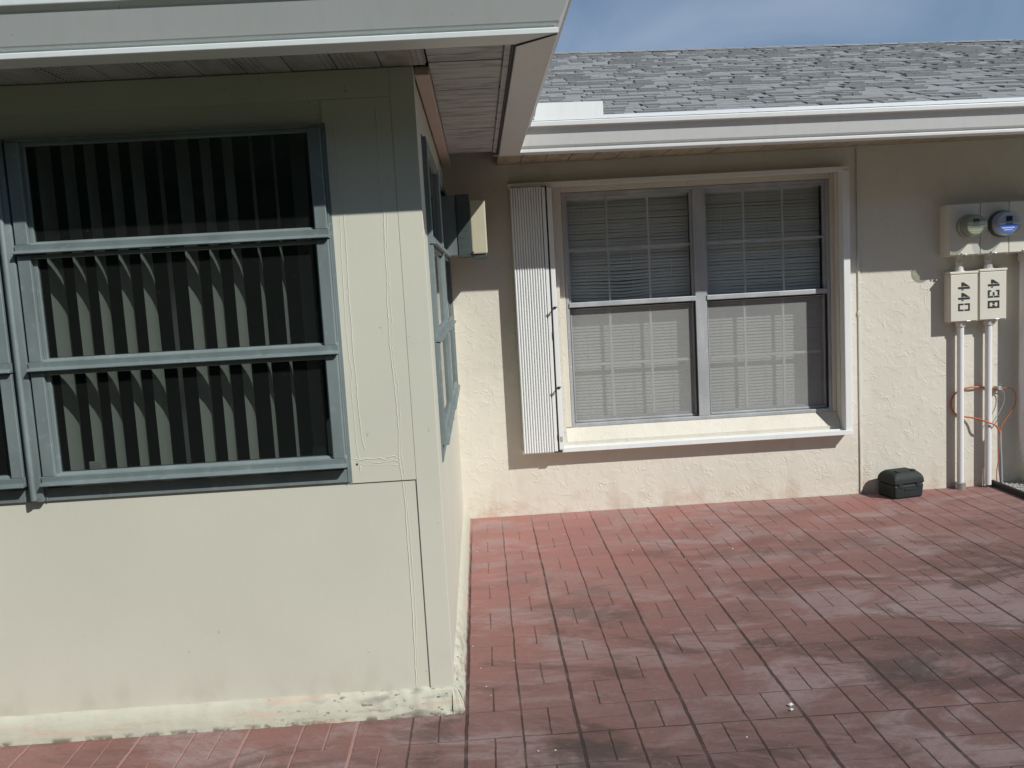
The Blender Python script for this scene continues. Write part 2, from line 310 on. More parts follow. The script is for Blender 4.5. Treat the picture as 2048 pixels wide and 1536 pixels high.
# ------------------------------------------------------------------ mesh helpers
class MB:
    def __init__(s): s.v = []; s.f = []; s.smooth = []
    def add(s, vs, fs, smooth=False):
        k = len(s.v); s.v += [tuple(v) for v in vs]; s.f += [tuple(i + k for i in f) for f in fs]; s.smooth += [smooth] * len(fs); return s
    def box(s, x0, x1, y0, y1, z0, z1, b=0.0):
        if x0 > x1: x0, x1 = x1, x0
        if y0 > y1: y0, y1 = y1, y0
        if z0 > z1: z0, z1 = z1, z0
        b = min(b, .45 * min(x1 - x0, y1 - y0, z1 - z0))
        if b <= 0:
            vs = [(x, y, z) for x in (x0, x1) for y in (y0, y1) for z in (z0, z1)]
            return s.add(vs, [(0, 1, 3, 2), (4, 6, 7, 5), (0, 4, 5, 1), (2, 3, 7, 6), (0, 2, 6, 4), (1, 5, 7, 3)])
        bm = bmesh.new(); bmesh.ops.create_cube(bm, size=1)
        for v in bm.verts: v.co = Vector(((x0 + x1) / 2 + v.co.x * (x1 - x0), (y0 + y1) / 2 + v.co.y * (y1 - y0), (z0 + z1) / 2 + v.co.z * (z1 - z0)))
        bmesh.ops.bevel(bm, geom=bm.edges[:], offset=b, segments=2, affect='EDGES', profile=.5)
        bm.verts.ensure_lookup_table(); bm.verts.index_update()
        s.add([v.co[:] for v in bm.verts], [[v.index for v in f.verts] for f in bm.faces]); bm.free(); return s
    def prism(s, poly, axis, a, b):      # poly: 2-D points; axis 0/1/2 extrusion
        def p(q, w): return [(w, q[0], q[1]), (q[0], w, q[1]), (q[0], q[1], w)][axis]
        n = len(poly); vs = [p(q, a) for q in poly] + [p(q, b) for q in poly]
        return s.add(vs, [tuple(range(n))[::-1], tuple(range(n, 2 * n))] + [(i, (i + 1) % n, n + (i + 1) % n, n + i) for i in range(n)])
    def tube(s, pts, r, n=10, cap=True, flat=1.0):
        pts = [Vector(p) for p in pts]; vs = []; fs = []
        t0 = (pts[1] - pts[0]).normalized(); a = t0.orthogonal().normalized()
        for i, p in enumerate(pts):
            t = (pts[min(i + 1, len(pts) - 1)] - pts[max(i - 1, 0)]).normalized()
            a = (a - t * a.dot(t)).normalized(); bb = t.cross(a)
            rr = r[i] if isinstance(r, (list, tuple)) else r
            for k in range(n):
                th = 2 * math.pi * k / n; vs.append(p + a * rr * math.cos(th) + bb * rr * math.sin(th) * flat)
        for i in range(len(pts) - 1):
            for k in range(n): fs.append((i * n + k, i * n + (k + 1) % n, (i + 1) * n + (k + 1) % n, (i + 1) * n + k))
        if cap: fs += [tuple(range(n))[::-1], tuple(range((len(pts) - 1) * n, len(pts) * n))]
        return s.add(vs, fs, True)
    def lathe(s, c, axis, prof, n=28):   # prof: (along, radius) ; axis unit vector
        c = Vector(c); ax = Vector(axis).normalized(); a = ax.orthogonal().normalized(); b = ax.cross(a); vs = []; fs = []
        for (h, r) in prof:
            for k in range(n):
                th = 2 * math.pi * k / n; vs.append(c + ax * h + a * r * math.cos(th) + b * r * math.sin(th))
        for i in range(len(prof) - 1):
            for k in range(n): fs.append((i * n + k, i * n + (k + 1) % n, (i + 1) * n + (k + 1) % n, (i + 1) * n + k))
        fs += [tuple(range(n))[::-1], tuple(range((len(prof) - 1) * n, len(prof) * n))]
        return s.add(vs, fs, True)
    def quad(s, a, b, c, d): return s.add([a, b, c, d], [(0, 1, 2, 3)])
    def build(s, name, mat, parent=None, loc=None):
        me = bpy.data.meshes.new(name)
        off = Vector(loc) if loc else Vector((0, 0, 0))
        base = Vector((0, 0, 0))
        if parent is not None and not loc: base = wloc(parent)
        me.from_pydata([tuple(Vector(v) - base - off) for v in s.v], [], s.f)
        bm = bmesh.new(); bm.from_mesh(me); bmesh.ops.recalc_face_normals(bm, faces=bm.faces[:]); bm.to_mesh(me); bm.free()
        me.polygons.foreach_set('use_smooth', s.smooth) if len(s.smooth) == len(me.polygons) else None
        if any(s.smooth):
            try: me.set_sharp_from_angle(angle=R(40))
            except Exception: pass
        me.materials.append(M[mat] if isinstance(mat, str) else mat)
        o = bpy.data.objects.new(name, me); COL.objects.link(o)
        if parent is not None: o.parent = parent
        if loc: o.location = off
        return o
def wloc(o):
    v = Vector((0, 0, 0))
    while o is not None: v += Vector(o.location); o = o.parent
    return v
def tag(o, label=None, cat=None, group=None, kind=None):
    for k, v in (('label', label), ('category', cat), ('group', group), ('kind', kind)):
        if v: o[k] = v
    return o
def empty(name, loc=(0, 0, 0)):
    o = bpy.data.objects.new(name, None); COL.objects.link(o); o.location = loc; o.empty_display_size = .1; return o
def smooth_path(pts, n=8):
    P = [Vector(p) for p in pts]; P = [P[0] * 2 - P[1]] + P + [P[-1] * 2 - P[-2]]; out = []
    for i in range(1, len(P) - 2):
        for k in range(n):
            t = k / n; a, b, c, d = P[i - 1:i + 3]
            out.append(.5 * ((2 * b) + (c - a) * t + (2 * a - 5 * b + 4 * c - d) * t * t + (3 * b - a - 3 * c + d) * t ** 3))
    return out + [P[-2]]

D = 2.827          # how far the wing comes forward of the back wall
ZS = 2.41          # soffit height

# ------------------------------------------------------------------ ground
g = MB(); g.quad((-300, -300, -.06), (300, -300, -.06), (300, 300, -.06), (-300, 300, -.06)); tag(g.build('ground', 'lawn'), kind='structure')
p = MB(); p.box(-2.6, 3.735, -3.85, 0.1, -.14, 0); tag(p.build('patio', 'patio'), kind='structure')  # stops short out of view, dark lawn beyond, to lower bounce light

# tree belt behind the camera, reflected in the panes, heightened to block sky light
hb = MB(); rnd = random.Random(5)
for k in range(60000):
    x = rnd.uniform(-22, 24); top = 7.2 + 1.3 * noise.noise((x * .35, 0, 3)) + .6 * noise.noise((x * 1.1, 2, 0))
    z = top * rnd.random() ** .8; y = -14.5 + 1.4 * noise.noise((x * .5, z * .6, 0)) + rnd.uniform(-1.0, .9)
    s_ = rnd.uniform(.09, .24); a = Vector((rnd.gauss(0, 1), rnd.gauss(0, 1), rnd.gauss(0, 1))).normalized(); b = a.orthogonal().normalized() * s_; c = a.cross(b) * .6; q = Vector((x, y, z))
    hb.add([q - b, q + c, q + b, q - c], [(0, 1, 2, 3)])
hb.box(-24, 26, -16.4, -15.6, -.05, 6.2)  # solid block added behind the leaves to shut out sky gaps
tag(hb.build('tree_belt', 'leaf'), 'dark green belt of trees facing the house', None, None, 'stuff')

# ------------------------------------------------------------------ house
house = empty('house', (0, 0, 0))
tag(house, 'cream single storey house with a projecting wing and grey shingle roof', 'house')
# wing front wall with the opening of two awning windows
w = MB(); f0, f1 = -D, -D + .12
w.box(-5.2, 0, f0, f1, 0, .918); w.box(-5.2, 0, f0, f1, 2.226, ZS + .1); w.box(-.332, 0, f0, f1, .918, 2.226); w.box(-5.2, -2.66, f0, f1, .918, 2.226)
w.build('wall', 'board', house)
w = MB()
w.box(-.12, 0, f1, .0, 0, .905); w.box(-.12, 0, f1, 0, 2.226, ZS + .1); w.box(-.12, 0, f1, -2.49, .905, 2.226); w.box(-.12, 0, -.14, 0, .905, 2.226)
w.build('wall', 'boardside', house)
# back wall with reveal
w = MB(); bx0, bx1, bz0, bz1 = .745, 2.672, .50, 2.262
w.box(-.12, bx0, 0, .16, -.05, ZS + .1); w.box(bx1, 9.2, 0, .16, -.05, ZS + .1); w.box(bx0, bx1, 0, .16, -.05, bz0); w.box(bx0, bx1, 0, .16, bz1, ZS + .1)
w.build('wall', 'stucco', house)
# far sides that close the house
w = MB(); w.box(-8.5, 9.2, 7.6, 7.76, -.05, 2.5); w.box(9.04, 9.2, .16, 7.6, -.05, 2.5); w.box(-5.2, -5.08, f1, 0, 0, ZS + .1); w.box(-8.5, -8.34, .16, 7.6, -.05, 2.5); w.box(-8.5, -5.2, 0, .16, -.05, ZS + .1)
w.build('wall', 'stucco', house)
# dark room linings added behind the glass to keep the inside dim
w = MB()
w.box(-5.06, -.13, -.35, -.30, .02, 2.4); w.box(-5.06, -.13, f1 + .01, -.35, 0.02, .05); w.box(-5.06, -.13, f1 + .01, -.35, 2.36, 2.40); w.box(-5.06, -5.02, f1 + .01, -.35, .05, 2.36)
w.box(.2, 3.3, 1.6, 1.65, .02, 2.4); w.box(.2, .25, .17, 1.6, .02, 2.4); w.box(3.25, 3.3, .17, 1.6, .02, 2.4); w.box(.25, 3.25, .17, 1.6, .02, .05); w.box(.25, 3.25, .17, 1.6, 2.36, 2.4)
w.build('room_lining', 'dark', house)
# trim panel and corner board
w = MB(); w.box(-.3305, -.0840, -D - .005, -D + .002, .914, 2.307, .0008); w.build('trim_panel', 'board', house)
w = MB(); w.box(-.0828, .005, -D - .0055, -D + .002, .085, ZS - .003, .0008); w.box(-.001, .0055, -D + .0021, -D + .085, .085, ZS - .003, .0012); w.build('corner_board', 'board', house)
w = MB(); w.box(-5.2, -.0840, -D - .008, -D + .002, 2.3085, ZS - .003, .001); w.build('header_board', 'board', house)
# caulk beads
def bead(pts, r, seed, sub=14):
    P = []
    rnd = random.Random(seed)
    for a, b in zip(pts, pts[1:]):
        for k in range(sub):
            t = k / sub; P.append((a[0] + (b[0] - a[0]) * t + noise.noise((seed, a[1] * 9 + t * 5, 0)) * .0022, -D - .0045, a[1] + (b[1] - a[1]) * t))
    P.append((pts[-1][0], -D - .0045, pts[-1][1]))
    rr = [r * (.75 + .6 * abs(noise.noise((i * .23, seed * 3.1, 1)))) for i in range(len(P))]
    return P, rr
cA = [(-.2886, 2.245), (-.2855, 2.079), (-.292, 1.902), (-.2972, 1.7405), (-.2998, 1.5956), (-.3006, 1.547), (-.3017, 1.488), (-.2991, 1.439), (-.2971, 1.375), (-.2911, 1.325), (-.299, 1.286), (-.2985, 1.241), (-.297, 1.176), (-.296, 1.11), (-.2952, 1.035), (-.2868, 1.0015)]
cB = [(-.2756, 1.98), (-.2776, 1.901), (-.2791, 1.7395), (-.2824, 1.5946), (-.2806, 1.541), (-.2802, 1.482), (-.2818, 1.428), (-.2811, 1.374), (-.2779, 1.304), (-.2791, 1.25), (-.2777, 1.19), (-.2759, 1.1345), (-.2736, 1.079), (-.2651, 1.04)]
cC = [(-.1351, 2.273), (-.137, 2.124), (-.1382, 1.983), (-.1338, 1.893), (-.1392, 1.768), (-.1378, 1.659), (-.1447, 1.587), (-.144, 1.528), (-.1464, 1.425), (-.1429, 1.351), (-.139, 1.266), (-.1362, 1.166), (-.1365, 1.09), (-.1418, 1.015), (-.14, .969), (-.1346, .903), (-.1314, .841), (-.1322, .682), (-.1312, .447), (-.1352, .249), (-.1371, .1)]
cE = [(-.3111, 1.008), (-.2868, 1.0015), (-.2617, 1.005), (-.2372, 1.001), (-.2121, 1.0044), (-.193, .993), (-.1822, 1.005), (-.1571, 1.0085), (-.1479, .998)]
cF = [(-.285, .985), (-.262, .978), (-.24, .981), (-.21, .974), (-.18, .978), (-.15, .972)]
w = MB()
for pts, r, sd_, fl in ((cA, .0028, 1, .5), (cB, .0034, 2, .5), (cE, .0032, 4, .5), (cF, .0022, 6, .5)):
    P, rr = bead(pts, r, sd_); w.tube([(a, -D - .0046, c) for a, b, c in P], [q * .62 for q in rr], 8)
P, rr = bead(cC, .0036, 3); P = [(a, (-D - .0044 if c > .914 else -D + .0004), c) for a, b, c in P]; w.tube(P, [q * .65 for q in rr], 8)
P, rr = bead([(a + .009 + .003 * math.sin(i * 1.7), c) for i, (a, c) in enumerate(cC[2:])], .0026, 5); w.tube([(a, (-D - .0044 if c > .914 else -D + .0004), c) for a, b, c in P], [q * .65 for q in rr], 8)
P, rr = bead([(-.083, 2.2), (-.0845, 1.5), (-.0835, .9), (-.0845, .3)], .0012, 9)
for (x, z, l, dz) in ((-.30, .996, .03, .004), (-.245, .99, .05, -.006), (-.185, .985, .04, .008), (-.29, .985, .004, -.03)):
    w.tube([(x, -D - .0046, z), (x + l * .5, -D - .0049, z + dz), (x + l, -D - .0046, z + dz * .3)], .0016, 6)
w.build('caulk_bead', 'board', house)
w = MB(); w.lathe((-.2985, -D - .005, .985), (0, -1, 0), [(0, .0045), (.0015, .004), (.002, .002)], 12); w.build('screw', 'darksteel', house)
# footing: a lumpy painted strip of old concrete
def footing_strip(path, outw, seed):
    vs, fs = [], []; prof = [(.0, .098), (.006, .094), (.016, .086), (.026, .066), (.033, .045), (.038, .022), (.041, .0)]
    n = len(path)
    for i, (x, y) in enumerate(path):
        near = max(0, 1 - min(1, math.hypot(x, y + D) / .55))
        for j, (o, z) in enumerate(prof):
            q = Vector((x * 9, y * 9, z * 14 + seed))
            am = (.0025 + .011 * near) * (0 if j in (0,) else 1)
            dd = noise.noise(q) * am + noise.noise(q * 3.7) * am * .6
            vs.append((x + outw[0] * (o + dd), y + outw[1] * (o + dd), max(0.0, z + (noise.noise(q * 2.1) * .004 * (1 + 2 * near) if j < len(prof) - 1 else -.004))))
    k = len(prof)
    for i in range(n - 1):
        for j in range(k - 1): fs.append((i * k + j, (i + 1) * k + j, (i + 1) * k + j + 1, i * k + j + 1))
    return vs, fs
w = MB()
vs, fs = footing_strip([(-5.2 + 5.2 * i / 520 - 0.0, -D) for i in range(521)], (0, -1), 0); w.add(vs, fs, True)
vs, fs = footing_strip([(0, -D + D * i / 280) for i in range(281)], (1, 0), 5); w.add(vs, fs, True)
cvs = []                                                   # rounded outside corner
prof = [(.0, .098), (.006, .094), (.016, .086), (.026, .066), (.033, .045), (.038, .022), (.041, -.004)]
for a in range(13):
    th = -math.pi / 2 + a / 12 * math.pi / 2
    for (o, z) in prof:
        e = 1.0 / max(abs(math.cos(th)), abs(math.sin(th))); e = 1 + (e - 1) * .75
        q = Vector((math.cos(th) * 4, math.sin(th) * 4, z * 20)); o2 = o * e + (noise.noise(q * 3) * .006 if o > .01 and 0 < a < 12 else 0)
        cvs.append((math.cos(th) * o2, -D + math.sin(th) * o2, z))
w.add(cvs, [(i * 7 + j, (i + 1) * 7 + j, (i + 1) * 7 + j + 1, i * 7 + j + 1) for i in range(12) for j in range(6)], True)
w.build('footing', 'footing', house)

# --- eaves
XE, YF, YB = .487, -D - .43, -.70          # lip lines: side eave x, front eave y, back eave y
GP = [(-.125, .003), (0, 0), (.001, .018), (-.013, .021), (-.012, .027), (.006, .035), (.034, .136), (.060, .139), (.061, .164), (.053, .168), (-.125, .175)]
GPB = GP
GPF = [(-.125, .003), (0, 0), (.001, .018), (-.012, .021), (-.011, .027), (.004, .034), (.049, .124), (.064, .138), (.065, .164), (.056, .168), (-.125, .175)]
def sweep_piece(P0, P1, out, m0, m1, z0, z1):
    GP = GPB if P1[0] > 5 else GPF
    vs = []
    for P, mt, z in ((P0, m0, z0), (P1, m1, z1)):
        for (o, h) in GP: vs.append((P[0] + (mt[0] if mt else out[0]) * o, P[1] + (mt[1] if mt else out[1]) * o, z + h))
    n = len(GP); return vs, [tuple(range(n))[::-1], tuple(range(n, 2 * n))] + [(i, (i + 1) % n, n + (i + 1) % n, n + i) for i in range(n)]
for args, mat in ((((-5.75, YF), (XE, YF), (0, -1), None, (1, -1), 2.385, 2.387), 'gutter'), (((XE + .0, YF), (XE, YB), (1, 0), (1, -1), (1, -1), 2.3875, 2.381), 'gutterb'), (((XE, YB), (9.6, YB), (0, -1), (1, -1), None, 2.381, 2.30), 'gutterb')):
    w = MB(); w.add(*sweep_piece(*args)); gu = w.build('gutter', mat, house)
    bmod = gu.modifiers.new('soft_edge', 'BEVEL'); bmod.width = .0025; bmod.segments = 2; bmod.limit_method = 'ANGLE'; bmod.angle_limit = R(25)
    if args[2] == (0, -1) and args[0][0] > 0:            # back run carries a sloping cover
        c = MB(); sl = (2.381 - 2.30) / (9.6 - XE)
        for (xa, xb) in ((XE + .02, 1.9), (1.903, 4.9), (4.903, 9.6)):
            za, zb = 2.381 - (xa - XE) * sl, 2.381 - (xb - XE) * sl
            c.add([(xa, YB - .050, za + .178), (xb, YB - .050, zb + .178), (xb, YB + .07, zb + .214), (xa, YB + .07, za + .214),
                   (xa, YB - .050, za + .172), (xb, YB - .050, zb + .172), (xb, YB + .07, zb + .19), (xa, YB + .07, za + .19)],
                  [(0, 1, 2, 3), (4, 7, 6, 5), (0, 4, 5, 1), (1, 5, 6, 2), (2, 6, 7, 3), (3, 7, 4, 0)])
        c.build('gutter_cover', 'white', gu)
# mitre straps on the outer corner and scuffs in the enamel
w = MB()
w.box(.548, .575, YB - .058, YB - .030, 2.54, 2.545)
w.add([(.575, YB - .052, 2.552), (.985, YB - .052, 2.548), (.985, YB - .046, 2.648), (.60, YB - .046, 2.655), (.575, YB - .048, 2.552), (.985, YB - .048, 2.548), (.985, YB - .042, 2.648), (.60, YB - .042, 2.655)],
      [(0, 1, 2, 3), (4, 7, 6, 5), (0, 4, 5, 1), (1, 5, 6, 2), (2, 6, 7, 3), (3, 7, 4, 0)])
w.build('splash_guard', 'white', house)
# soffits
def ribbed(mb, a0, a1, b0, b1, z, pitch, axis, gap=.006, depth=.006, seed=0):
    """strips running along axis ('x': strips are long in x and stack up in y)"""
    rnd = random.Random(seed); n = int(round((b1 - b0) / pitch)); pt = (b1 - b0) / n
    for i in range(n):
        c0, c1 = b0 + i * pt, b0 + (i + 1) * pt - gap; dz = rnd.uniform(-.0015, .0015)
        if axis == 'x': mb.box(a0, a1, c0, c1, z + dz, z + depth + dz, .002)
        else: mb.box(c0, c1, a0, a1, z + dz, z + depth + dz, .002)
w = MB(); ribbed(w, .062, .322, -3.05, -.60, ZS, .096, 'x', .005, .006, 2); w.box(.062, .33, -3.05, -.58, ZS + .0085, ZS + .02); w.build('soffit', 'soffit', house)
w = MB(); ribbed(w, YF + .126, -D - .002, -5.6, .055, ZS, .155, 'y', .004, .006, 3); w.box(-5.6, .055, YF + .126, -D - .002, ZS + .0085, ZS + .02)
so1 = w.build('soffit', 'soffitv', house)
w = MB(); ribbed(w, YB + .126, -.002, .36, 9.4, ZS - .006, .158, 'y', .005, .006, 4); w.box(.36, 9.4, YB + .126, -.002, ZS + .0025, ZS + .014)
so2 = w.build('soffit', 'soffitb', house)
for i in range(56):
    x = .40 + i * .158; w = MB(); w.box(x, x + .022, YB + .127, YB + .165, ZS - .020, ZS - .0085, .002); w.build('soffit_clip', 'soffitb', so2)
w = MB(); w.box(.006, .060, -D + .05, -.03, ZS - .022, ZS + .01, .003); w.build('eave_trim', 'trim', house)
w = MB(); w.box(.326, .348, -3.12, -.60, ZS - .006, ZS + .012, .002); w.build('eave_trim', 'soffit', house)
w = MB(); w.box(.3485, .353, -3.10, -.60, ZS - .009, ZS + .012, .0)
for y in (-2.45, -1.75, -1.1): w.box(.322, .327, y, y + .03, ZS - .009, ZS - .004)
w.build('drip_channel', 'ink', house)
w = MB(); w.tube([(.360, -3.128, 2.3872), (.42, -3.19, 2.3865), (XE - .004, YF + .004, 2.3868)], .003, 6); w.build('mitre_seam', 'ink', house)
w = MB(); w.box(.33, .375, -.585, -.56, 2.386, 2.40, .003); w.build('bracket', 'steel', house)
# fascia boards behind the gutters
w = MB(); w.box(-5.7, XE - .126, YF + .1255, YF + .15, ZS + .022, 2.55); w.box(XE - .15, XE - .126, YF + .15, YB + .126, ZS + .022, 2.55); w.box(XE - .126, 9.5, YB + .1255, YB + .15, ZS + .022, 2.52); w.build('fascia', 'white', house)

# --- roofs
SL = 1 / 3.0
roof = MB()
e = YB + .065; zr = 2.555; yr = 3.72; zr2 = zr + (yr - e) * SL
def zroof(x, y):                                          # the eave and ridge both sag a little to the right
    f = (y - e) / (yr - e); return (zr - .0085 * (x - .5)) * (1 - f) + (zr2 - .019 * (x - .5)) * f
def rv(x, y, d): return (x, y, (zroof(x, y) if y <= yr else zroof(x, 2 * yr - y)) - d)
roof.add([rv(-8.8, e, 0), rv(9.6, e, 0), rv(9.6, yr, 0), rv(-8.8, yr, 0), rv(9.6, 2 * yr - e, 0), rv(-8.8, 2 * yr - e, 0),
          rv(-8.8, e, .05), rv(9.6, e, .05), rv(9.6, yr, .05), rv(-8.8, yr, .05), rv(9.6, 2 * yr - e, .05), rv(-8.8, 2 * yr - e, .05)],
         [(0, 1, 2, 3), (3, 2, 4, 5), (6, 9, 8, 7), (9, 11, 10, 8), (0, 6, 7, 1), (4, 10, 11, 5), (1, 7, 8, 2), (2, 8, 10, 4), (0, 3, 9, 6), (3, 5, 11, 9)])
roof_o = roof.build('roof', 'shingle', house)
sh = MB(); rnd = random.Random(11)
nc = 45; run = (yr - e); cy = run / nc
nrm = Vector((0, -SL, 1)).normalized()
for j in range(nc):
    y0 = e + j * cy - .012; y1 = min(y0 + cy + .045, yr - .005)
    x = -.6 + rnd.uniform(0, .2)
    while x < 9.55:
        wd = rnd.choice((.07, .09, .11, .13, .16, .20)) * rnd.uniform(.9, 1.1); x1 = min(x + wd, 9.6)
        th = rnd.choice((.007, .010, .018, .022)); j0 = rnd.uniform(-.005, .005); q = []
        for xx, k in ((x, 0), (x1 - .003, 0), (x1 - .003, 1), (x, 1), (x1 - .003, 2), (x, 2)):
            yy = y1 if k == 2 else y0 + j0
            q.append(Vector((xx, yy, zroof(xx, yy) + (.002 if k == 2 else -.004))) + (nrm * (th + .004) if k == 1 else nrm * .004 if k == 2 else Vector()))
        sh.add(q, [(0, 1, 2, 3), (3, 2, 4, 5), (0, 3, 5), (1, 4, 2)]); x = x1
sh.build('shingles', 'shingle', roof_o)
rc = MB(); x = -.6
while x < 9.5:
    q = []
    for xx, h in ((x, .018), (x + .32, .014)):
        q += [(xx, yr - .15, zroof(xx, yr - .15) + h), (xx, yr, zroof(xx, yr) + h + .004), (xx, yr + .15, zroof(xx, yr - .15) + h)]
    q += [(x, yr - .15, zroof(x, yr - .15)), (x, yr + .15, zroof(x, yr - .15))]
    rc.add(q, [(0, 3, 4, 1), (1, 4, 5, 2), (0, 1, 2, 7, 6)]); x += .21
rc.build('ridge_cap', 'shingle', roof_o)
wr = MB(); zc = 2.555; a0 = XE - .02; b0 = YF + .02; cx_ = -2.6; zt = zc + (a0 - cx_) * SL
wr.add([(a0, b0, zc), (a0, e, zc), (cx_, e + (a0 - cx_), zt), (cx_, b0 + (a0 - cx_), zt), (2 * cx_ - a0, b0, zc), (2 * cx_ - a0, e, zc),
        (a0, b0, zc - .04), (2 * cx_ - a0, b0, zc - .04), (a0, e, zc - .04), (2 * cx_ - a0, e, zc - .04)],
       [(0, 1, 2, 3), (0, 3, 4), (3, 2, 5, 4), (0, 4, 7, 6), (0, 6, 8, 1), (4, 5, 9, 7)])
wr.build('roof', 'shingle', house)

# --- awning windows (local: u along the wall, -y outward)
def awning_unit(u0, u1, z0, z1, Mx, rails, cat_parent):
    """rails: heights of the undersides of the sash bottoms, lowest first"""
    def put(mb, name, mat, parent):
        o = mb.build(name, mat); o.data.transform(Mx); o.parent = parent; return o
    fr = MB()
    fr.box(u0, u0 + .0055, -.012, .07, z0, z1, .001); fr.box(u1 - .0055, u1, -.012, .07, z0, z1, .001); fr.box(u0 + .0056, u1 - .0056, -.030, .07, z1 - .0115, z1, .002)
    fr.box(u0 + .0056, u1 - .0056, -.010, .07, z0, z0 + .048, .002); fr.box(u0 - .010, u0 - .0005, -.006, .01, z0 - .003, z1 + .006, .001); fr.box(u1 + .0005, u1 + .010, -.006, .01, z0 - .003, z1 + .006, .001)
    win = put(fr, 'window', 'alu', cat_parent)
    tops = rails[1:] + [z1 - .012]
    for zb, zt in zip(rails, tops):
        s_ = MB(); a, b = u0 + .006, u1 - .006
        zt2 = zt - .006 if zt != tops[-1] else zt
        s_.box(a, a + .046, -.034, .006, zb + .030, zt2, .003); s_.box(b - .044, b, -.034, .006, zb + .030, zt2, .003)
        s_.box(a + .046, a + .060, -.016, .006, zb + .03, zt2, .002); s_.box(b - .049, b - .044, -.016, .006, zb + .03, zt2, .001)
        s_.box(a + .046, b - .044, -.026, .006, zt2 - .014, zt2, .002)
        # bottom rail: flat face, ledge above, drip lip below
        s_.prism([(-.034, zb + .010), (-.054, zb + .006), (-.056, zb), (-.050, zb - .003), (-.012, zb - .001), (.006, zb + .010), (.006, zb + .042), (-.014, zb + .039), (-.020, zb + .033), (-.024, zb + .031), (-.036, zb + .030)], 0, a - .004, b + .004)
        so_ = put(s_, 'sash', 'alu', win)
        bm_ = so_.modifiers.new('soft_edge', 'BEVEL'); bm_.width = .001; bm_.segments = 1; bm_.limit_method = 'ANGLE'; bm_.angle_limit = R(35)
        pa = MB(); pa.box(a + .040, b - .040, -.006, -.002, zb + .030, zt2 - .006); put(pa, 'pane', 'tglass', win)
    return win
FM = Matrix.Translation((0, -D, 0))
awning_unit(-1.444, -.330, .920, 2.222, FM, [.985, 1.405, 1.823], house)
awning_unit(-2.62, -1.500, .920, 2.222, FM, [.985, 1.405, 1.823], house)
mu = MB(); mu.box(-1.496, -1.447, -D - .030, -D + .05, .922, 2.226, .004); mu.tube([(-1.478, -D - .034, .930), (-1.478, -D - .034, 2.222)], .011, 12); mu.build('mullion', 'alu', house)
SM = Matrix.Rotation(math.pi / 2, 4, 'Z')         # u -> +y, -y(out) -> +x
SM = SM @ Matrix.Scale(.6, 4, (0, 1, 0))
awning_unit(-2.475, -1.36, .905, 2.222, SM, [.975, 1.402, 1.80], house)
w2 = awning_unit(-1.29, -.155, .905, 2.222, SM, [.955, 1.385, 1.80], house)
mu = MB(); mu.box(-.04, .02, -1.355, -1.295, .905, 2.226, .003); mu.build('mullion', 'alu', house)

# --- the double window of the back wall
win = MB(); yw = .10
win.box(.790, .812, yw - .03, yw + .05, .588, 2.205, .003); win.box(2.618, 2.640, yw - .03, yw + .05, .588, 2.205, .003)
win.box(.812, 2.618, yw - .03, yw + .05, 2.185, 2.205, .003); win.box(.812, 2.618, yw - .03, yw + .05, .588, .612, .003)
win.box(1.690, 1.770, yw - .032, yw + .05, .612, 2.185, .004)
win.box(bx0, .790, yw + .02, .158, bz0, bz1); win.box(2.640, bx1, yw + .02, .158, bz0, bz1); win.box(.790, 2.640, yw + .02, .158, 2.205, bz1)
bw = win.build('window', 'alud', house)
rv = MB()     # plaster bead round the opening
rv.box(.745, .788, yw - .035, yw + .019, bz0 + .09, bz1 - .002, .004); rv.box(2.642, 2.672, yw - .035, yw + .019, bz0 + .09, bz1 - .002, .004); rv.box(.788, 2.642, yw - .035, yw + .019, 2.208, bz1 - .002, .004)
rv.build('frame', 'stucco', bw)
si = MB(); si.prism([(.006, .478), (.006, .498), (.075, .588), (.15, .588), (.15, .501), (.02, .501)], 0, .748, 2.670); si.build('sill', 'stucco', bw)
